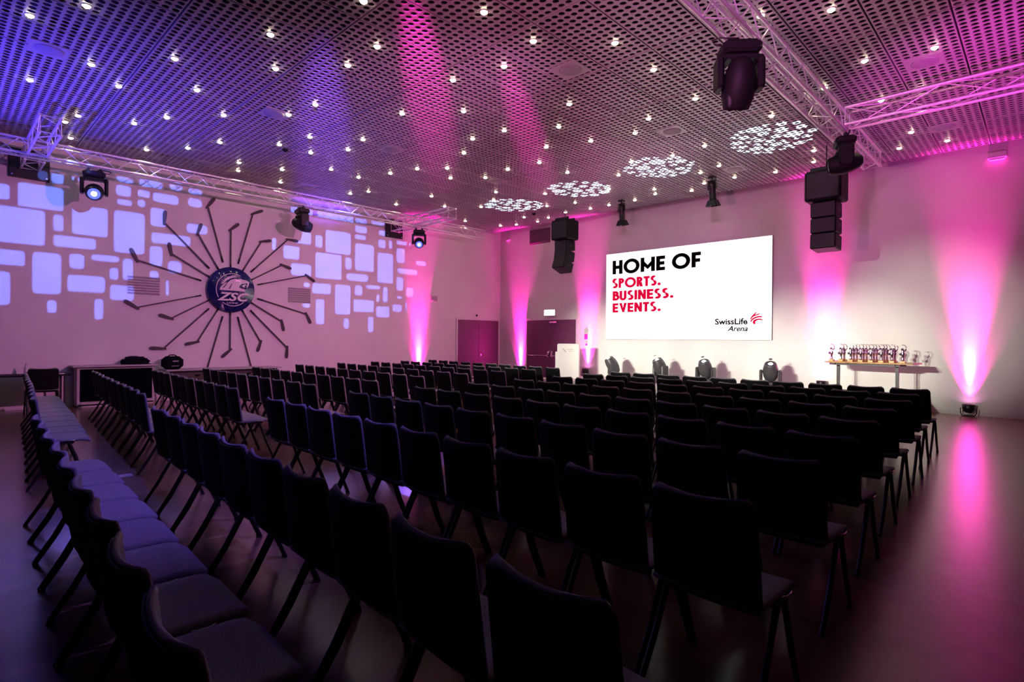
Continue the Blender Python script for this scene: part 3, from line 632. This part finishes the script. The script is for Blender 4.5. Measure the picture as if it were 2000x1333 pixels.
uplight(RX + .16, 11.22, 0, (1, 0, 0), 'small black uplight at the foot of the hockey stick wall', 3600, 620)
uplight(-13.93, RY - .16, 0, (0, -1, 0), 'small black uplight between the corner and the push-bar door', 3600, 620)
uplight(-10.92, RY - .16, STZ, (0, -1, 0), 'small black uplight on the stage between podium and screen', 3600, 620)
uplight(-3.95, RY - .16, STZ, (0, -1, 0), 'small black uplight on the stage behind the trophy table', 3300, 700)
uplight(-1.20, RY - .17, 0, (0, -1, 0), 'small black uplight alone on the floor past the trophy table', 3400, 800)

# ------------------------------------------------------------------ loudspeaker arrays and profile spots
def array(x, y, ztop, label, curve, rz, suspension):
    t_ = thing('line_array_speaker', (x, y, ztop), label, 'loudspeaker', 'hanging loudspeaker arrays', rz)
    b = MB().box(0, 0, -.30, .66, .56, .60, bev=.03).build('subwoofer', 'black_plastic', t_)
    MB().box(0, -.283, -.30, .56, .012, .50).build('grille', 'grille_black', b)
    y_, z, ang = .0, -.61, 2.0
    for k in range(3):
        R = RM('X', ang); cz = Vector((0, y_, z)) + R @ Vector((0, 0, -.16))
        cab = MB().box(0, 0, 0, .46, .46, .305, bev=.02, taper=(1, 1)).build('cabinet', 'black_plastic', t_, cz, R.to_quaternion())
        MB().box(0, -.233, 0, .42, .012, .27).build('grille', 'grille_black', cab)
        MB().box(.234, 0, 0, .008, .10, .05).build('handle', 'head_dark', cab)
        e = Vector((0, y_, z)) + R @ Vector((0, 0, -.32)); y_, z = e.y, e.z; ang += curve
    fr = MB(); fr.box(0, -.15, .05, .50, .05, .06); fr.box(0, .15, .05, .50, .05, .06)
    fr.tube([(0, 0, .05), (0, 0, suspension)], .012, 8); fr.build('fly_frame', 'black_metal', t_)
array(-10.78, 13.55, 5.16, 'black curved loudspeaker array hanging between the push-bar door and the screen', -11, .0, .28)
array(-3.25, 12.45, 4.90, 'black loudspeaker array hanging between the screen and the trophy table', -3, .0, .54)
def profile(x, y, label, sc=1.0, tilt=8):
    t_ = thing('profile_spot', (x, y, ZC), label, 'stage light', 'profile spots over the screen')
    MB().box(0, 0, -.02, .14, .14, .04).build('ceiling_plate', 'black_metal', t_)
    yk = MB(); yk.tube([(0, 0, -.02), (0, 0, -.10)], .02, 8)
    for s_ in (-1, 1): yk.box(s_ * .105, 0, -.20, .014, .04, .22)
    yk.box(0, 0, -.095, .22, .04, .014); yk.build('yoke', 'black_metal', t_)
    q = RM('X', tilt).to_quaternion()
    h = MB().lathe([(.05, .16), (.085, .14), (.09, -.02), (.078, -.05), (.078, -.26), (.086, -.27), (.086, -.30), (.07, -.30)], 16).build('barrel', 'black_metal', t_, (0, 0, -.26), q)
    MB().lathe([(.07, -.29), (0, -.285)], 16).build('lens', 'lens_glass', h)
    for k in range(4):
        a = k * PI / 2; R = RM('Z', 90 * k)
        pl = [(-.085, 0), (.085, 0), (.12, .15), (-.12, .15)]
        O = R @ Vector((0, .085, -.30)); Uv = R @ Vector((1, 0, 0)); Vv = R @ Vector((0, .35, -.94))
        MB().prism(pl, O, Uv, Vv, R @ Vector((0, .006, .002))).build('barn_door', 'black_metal', h)
profile(-8.72, 13.5, 'black barn-door spot over the HOME OF end of the screen')
profile(-5.86, 13.0, 'black barn-door spot over the trophy end of the screen')

# ------------------------------------------------------------------ trophy table
TR = math.radians(-4)
t = thing('trophy_table', (-2.72, 13.85, STZ), 'narrow wooden table on two dark metal T-legs holding the trophies', 'table', rz=TR)
TH = 1.09 - STZ
MB().box(0, 0, TH - .02, 1.62, .70, .035, bev=.008).build('table_top', 'wood_top', t)
for sx in (-.64, .46):
    MB().box(sx, 0, (TH - .04) / 2, .055, .055, TH - .04).build('leg', 'table_leg', t)
    MB().box(sx, 0, .02, .06, .60, .04).build('foot', 'table_leg', t)
    MB().box(sx, 0, TH - .055, .05, .60, .035).build('bearer', 'table_leg', t)
ap = MB(); ap.box(-.09, -.24, TH - .06, 1.30, .03, .045); ap.box(-.09, .24, TH - .06, 1.30, .03, .045); ap.build('apron', 'table_leg', t)
MB().box(-.09, 0, .12, 1.05, .03, .03).build('crossbar', 'table_leg', t)
proto = thing('trophy', (0, 0, 0), 'x', 'trophy')
MB().box(0, 0, .018, .085, .11, .036).build('base', 'trophy_gold', proto)
MB().lathe([(.030, .036), (.022, .06), (.019, .12), (.030, .16), (.034, .19), (.022, .22), (.026, .25), (.018, .275), (.008, .29)], 12).build('figure', 'trophy_metal', proto)
MB().tube([(.012, 0, .22), (.05, 0, .27), (.055, 0, .32), (.035, 0, .355), (.0, 0, .365), (-.02, 0, .355)], [.012, .011, .009, .008, .007, .006], 7).build('raised_stick', 'trophy_metal', proto)
for nm, x_, z_, r_ in (('dark_ball', -.012, .275, .024), ('side_disc', -.04, .175, .026)):
    MB().lathe([(0, z_ - r_), (r_ * .7, z_ - r_ * .7), (r_, z_), (r_ * .7, z_ + r_ * .7), (0, z_ + r_)], 10, Matrix.Translation((x_, 0, 0))).build(nm, 'trophy_ball', proto)
reg(proto)
place = {0: (0,), 1: (0, 1), 2: (0, 1, 2), 3: (0, 1, 2), 4: (0, 1, 2), 5: (0, 1, 2), 6: (0, 1), 7: (0,)}
first = True
ORD = ['first', 'second', 'third', 'fourth', 'fifth', 'sixth', 'seventh', 'eighth', 'ninth', 'tenth']
for cidx, rows in place.items():
    for r_ in rows:
        o = proto if first else copy_tree(proto); first = False
        lx = -.70 + cidx * .187; ly = -.24 + r_ * .20
        v = Matrix.Rotation(TR, 3, 'Z') @ Vector((lx, ly, 0))
        o.location = Vector((-2.72, 13.85, 1.0875)) + v; o.rotation_euler = (0, 0, TR * .3)
        o['label'] = 'shiny figure trophy, %s column from the screen end, %s from the front edge' % (ORD[cidx], ORD[r_]); o['group'] = 'trophies on the wooden table'

# ------------------------------------------------------------------ counter, tables and things along the hockey stick wall
t = thing('sideboard_counter', (-14.755, 2.86, 0), 'pale framed counter with large black front panel below the wall', 'counter')
MB().box(-.02, 0, .43, .36, 1.40, .80).build('body', 'cab_frame', t)
MB().box(.165, 0, .46, .02, 1.30, .68).build('front_panel', 'cab_panel', t)
MB().box(0, 0, .86, .50, 1.56, .035, bev=.006).build('worktop', 'table_top_grey', t)
MB().box(0, 0, .03, .32, 1.36, .06).build('plinth', 'cab_frame', t)
def bag(O, sx, sy, sz, seed, name, m_):
    random.seed(seed); mb = MB(); nu, nv = 18, 9; vs = []
    for j in range(nv + 1):
        b_ = j / nv * PI / 2
        for i in range(nu):
            a = 2 * PI * i / nu; e = 1 + random.uniform(-.12, .12) * (1 if j < nv else 0)
            x = abs(math.cos(a)) ** .7 * math.copysign(1, math.cos(a)); y = abs(math.sin(a)) ** .7 * math.copysign(1, math.sin(a))
            vs.append((x * sx / 2 * math.cos(b_) ** .6 * e, y * sy / 2 * math.cos(b_) ** .6 * e, sz * math.sin(b_) * (1 + random.uniform(-.1, .1))))
    fs = [(j * nu + i, j * nu + (i + 1) % nu, (j + 1) * nu + (i + 1) % nu, (j + 1) * nu + i) for j in range(nv) for i in range(nu)] + [tuple(range(nu))[::-1]]
    mb.add(vs, fs, True)
    return mb
o = bag(0, .24, .56, .17, 5, 'crumpled_jacket', 'bag_cloth').build('crumpled_jacket', 'bag_cloth', None, (-14.82, 3.24, .878)); tag(o, 'dark crumpled jacket lying on the framed counter', 'jacket')
t = thing('banquet_table', (-14.62, 1.15, 0), 'dark long table by the wall at the end of the last row', 'table')
MB().box(0, 0, .715, .62, 1.75, .035).build('table_top', 'black_plastic', t)
for sx in (-.25, .25):
    for sy in (-.78, .78): MB().tube([(sx, sy, 0), (sx, sy, .70)], .02, 8).build('leg', 'table_leg', t)
o = MB().box(0, 0, .03, .22, .30, .06, bev=.008).build('card_box', 'red_card', None, (-14.60, 1.53, .7325)); tag(o, 'flat red and black box lying on the dark long table', 'box')
o = MB().box(0, 0, .004, .21, .12, .008).build('paper_stack', 'paper', None, (-14.45, 1.87, .7325)); tag(o, 'small stack of white paper on the dark long table', 'paper')
t = thing('water_bottle', (-14.66, 1.36, .7325), 'small clear water bottle standing on the dark long table', 'bottle')
MB().lathe([(.03, 0), (.032, .02), (.032, .13), (.012, .17), (.012, .19)], 12).build('body', 'bottle_clear', t); MB().lathe([(.014, .19), (.014, .205), (0, .206)], 10).build('cap', 'red_card', t)
t = thing('folding_table', (-14.62, 5.02, 0), 'long pale-topped table below the hockey stick sunburst', 'table')
MB().box(0, 0, .735, .70, 2.60, .03).build('table_top', 'table_top_grey', t)
for sx in (-.28, .28):
    for sy in (-1.2, 1.2): MB().tube([(sx, sy, 0), (sx, sy, .72)], .02, 8).build('leg', 'table_leg', t)
MB().box(.2, 0, .67, .02, 2.4, .10).build('apron', 'table_leg', t)
t = thing('equipment_case', (-14.62, 3.92, .75), 'rounded black equipment bag with pale label on the pale-topped table', 'bag')
MB().box(0, 0, .15, .30, .42, .30, bev=.08).build('body', 'bag_cloth', t)
MB().box(.152, .03, .19, .006, .12, .03).build('label_strip', 'print_grey', t); MB().box(.152, .02, .08, .006, .15, .012).build('zip', 'print_grey', t)
MB().tube([(0, -.1, .29), (0, -.05, .33), (0, .05, .33), (0, .1, .29)], .012, 7).build('carry_handle', 'bag_cloth', t)
o = MB().box(0, 0, .003, .13, .13, .006, bev=.002).build('floor_box', 'speaker_mesh', None, (-7.17, 1.48, 0)); tag(o, 'small square metal floor socket plate in the aisle', 'floor socket')
random.seed(11)

# ------------------------------------------------------------------ chairs
def chair_meshes():
    M = {}
    def shell(fn, nu, nv, th, name, mtop, mbot):
        mb = MB(); top = [[Vector(fn(2 * i / nu - 1, j / nv)) for i in range(nu + 1)] for j in range(nv + 1)]
        nor = []
        for j in range(nv + 1):
            row = []
            for i in range(nu + 1):
                a = top[j][min(i + 1, nu)] - top[j][max(i - 1, 0)]; b = top[min(j + 1, nv)][i] - top[max(j - 1, 0)][i]
                row.append(a.cross(b).normalized())
            nor.append(row)
        W = nu + 1; vs = [top[j][i] for j in range(nv + 1) for i in range(W)]
        mid = []
        for j in range(nv + 1):
            for i in range(W):
                vs.append(top[j][i] - nor[j][i] * th)
        N = W * (nv + 1); fs = []
        for j in range(nv):
            for i in range(nu):
                a = j * W + i; fs.append((a, a + 1, a + W + 1, a + W)); fs.append((N + a, N + a + W, N + a + W + 1, N + a + 1))
        rim = [i for i in range(W)] + [j * W + nu for j in range(1, nv + 1)] + [nv * W + i for i in range(nu - 1, -1, -1)] + [j * W for j in range(nv - 1, 0, -1)]
        # padded rim: a bulged middle loop
        cen = sum(vs[:N], Vector()) / N
        base = len(vs)
        for r_ in rim:
            m_ = (vs[r_] + vs[N + r_]) / 2; out = (m_ - cen); nn = nor[r_ // W][r_ % W]; out -= nn * out.dot(nn)
            vs.append(m_ + out.normalized() * th * .35)
        k = len(rim)
        for i in range(k):
            a, b = rim[i], rim[(i + 1) % k]
            fs.append((a, base + i, base + (i + 1) % k, b)); fs.append((base + i, N + a, N + b, base + (i + 1) % k))
        mb.add(vs, fs, True); me = mb.mesh(name, mtop); return me
    def vmap(v): return 1 - (1 - v) ** 2.2 if v > .5 else v * (1 - .5 ** 2.2) / .5
    def back(u, v, ins=0.0, off=0.0):
        v = vmap(v); z0, z1 = .415 + ins, (.856 if ins == 0 else .864)
        z = z0 + v * (z1 - z0); q_ = (z - .415) / .447; wv = .236 - .010 * q_ - ins; r_ = .028; dz = z1 - z
        hw = wv if dz > r_ else wv - r_ + math.sqrt(max(0, r_ * r_ - (r_ - dz) ** 2))
        dz2 = z - z0
        if dz2 < .03: hw -= .03 - math.sqrt(max(0, .03 ** 2 - (.03 - dz2) ** 2))
        x = -u * hw; y = -.185 - .075 * q_ + .034 * u * u * (.5 + .5 * q_) + (.035 * (1 - q_ / .12) ** 2 if q_ < .12 else 0)
        return (x, y + off, z)
    def seat(u, v):
        y = -.185 + v * .405; wv = .232; r_ = .055; dy = .22 - y
        hw = wv if dy > r_ else wv - r_ + math.sqrt(max(0, r_ * r_ - (r_ - dy) ** 2))
        z = .470 - .012 * (1 - u * u) * math.sin(PI * v) - (.030 * ((v - .8) / .2) ** 2 if v > .8 else 0)
        return (u * hw, y, z)
    M['backrest'] = shell(back, 10, 14, .010, 'backrest', 'chair_shell', 'chair_shell')
    M['pad'] = shell(lambda u, v: back(u, v, .006, .022), 10, 14, .021, 'back_pad', 'chair_fabric', 'chair_fabric')
    M['seat'] = shell(seat, 8, 10, .030, 'seat', 'chair_fabric', 'chair_shell')
    for nm, sx, foot, top in (('fl', -1, .195, .035), ('fr', 1, .195, .035), ('rl', -1, -.275, -.035), ('rr', 1, -.275, -.035)):
        mb = MB(); mb.tube([(sx * .240, top, .432), (sx * .241, top * .4 + foot * .6, .16), (sx * .242, foot, .012)], [.0145, .0145, .013], 8)
        mb.tube([(sx * .242, foot, .0), (sx * .242, foot, .016)], .016, 8); M[nm] = mb.mesh('leg', 'chair_leg')
    mb = MB()
    for sy in (-.05, .07): mb.tube([(-.232, sy, .430), (.232, sy, .430)], .011, 7)
    for sx in (-1, 1): mb.box(sx * .238, .0, .432, .020, .15, .024, bev=.006)
    M['frame'] = mb.mesh('seat_frame', 'chair_leg')
    mb = MB(); mb.tube([(.240, .00, .446), (.252, .005, .456), (.256, .02, .452), (.256, .065, .452), (.252, .08, .456), (.240, .085, .446)], .005, 6); M['hook'] = mb.mesh('row_hook', 'chrome')
    return M
CM = chair_meshes()
def chair(x, y, rz, label, group='rows of black conference chairs'):
    t_ = thing('conference_chair', (x, y, 0), label, 'chair', group, rz)
    put('backrest', CM['backrest'], t_); put('back_pad', CM['pad'], t_); put('seat', CM['seat'], t_); put('seat_frame', CM['frame'], t_); put('row_hook', CM['hook'], t_)
    for nm in ('fl', 'fr', 'rl', 'rr'): put('leg', CM[nm], t_)
    return t_
# per row (1 = nearest the screen): right block (right edge x, y), left block right edge, left block left edge; y is that of the back top
RIGHT = {1: (-1.15, 9.18), 2: (-1.13, 8.24), 3: (-1.06, 7.24), 4: (-1.02, 6.18), 5: (-.96, 5.13), 6: (-.90, 4.14), 7: (-.85, 3.17), 8: (-.82, 2.17), 9: (-.73, 1.07), 10: (-1.19, .335)}
RPITCH = {1: .525, 2: .525, 3: .525, 4: .522, 5: .52, 6: .52, 7: .523, 8: .52, 9: .518, 10: .520}
RSLOPE = {1: .045, 2: .045, 3: .045, 4: .05, 5: .05, 6: .05, 7: .05, 8: .052, 9: .060, 10: .050}
LEFT = {1: ((-7.76, 9.68), (-13.57, 10.45)), 2: ((-7.66, 8.75), (-13.40, 9.33)), 3: ((-7.60, 7.78), (-13.40, 8.36)), 4: ((-7.50, 6.72), (-13.2, 7.24)), 5: ((-7.43, 5.67), (-13.0, 6.05)),
        6: ((-7.09, 4.55), (-12.4, 4.80)), 7: ((-7.02, 3.55), (-12.45, 3.84)), 8: ((-7.12, 2.58), (-12.35, 2.94)), 9: ((-7.04, 1.60), (-12.55, 2.05)), 10: ((-7.05, .70), (-12.40, 1.12))}
for row in range(1, 11):
    xr, yr = RIGHT[row]; n = 9 if row == 10 else 10
    for k in range(n):
        xc = xr - .21 - k * RPITCH[row]; y = yr + (xr - xc) * RSLOPE[row]
        rz = -math.atan(RSLOPE[row]) + random.uniform(-.012, .012); j = random.uniform(-.006, .006)
        chair(xc + .26 * math.sin(-rz) * 0, y + .26 + j, rz, 'black chair in the trophy-side block, %s row from the screen, %s seat from the aisle' % (ORD[row - 1], ORD[n - 1 - k]))
    (xa, ya), (xb, yb) = LEFT[row]
    for k in range(10):
        f = (k + .5) / 10; xc = xa + (xb - xa) * f; y = ya + (yb - ya) * f
        rz = math.atan2(yb - ya, -(xb - xa)) * -1 + random.uniform(-.012, .012)
        chair(xc, y + .26 + random.uniform(-.012, .012), rz, 'black chair in the sunburst-side block, %s row from the screen, %s seat from the aisle' % (ORD[row - 1], ORD[k]))
chair(-14.16 + .0, 1.55, PI / 2, 'single black chair turned to the dark long table by the wall', 'chairs at the wall table')
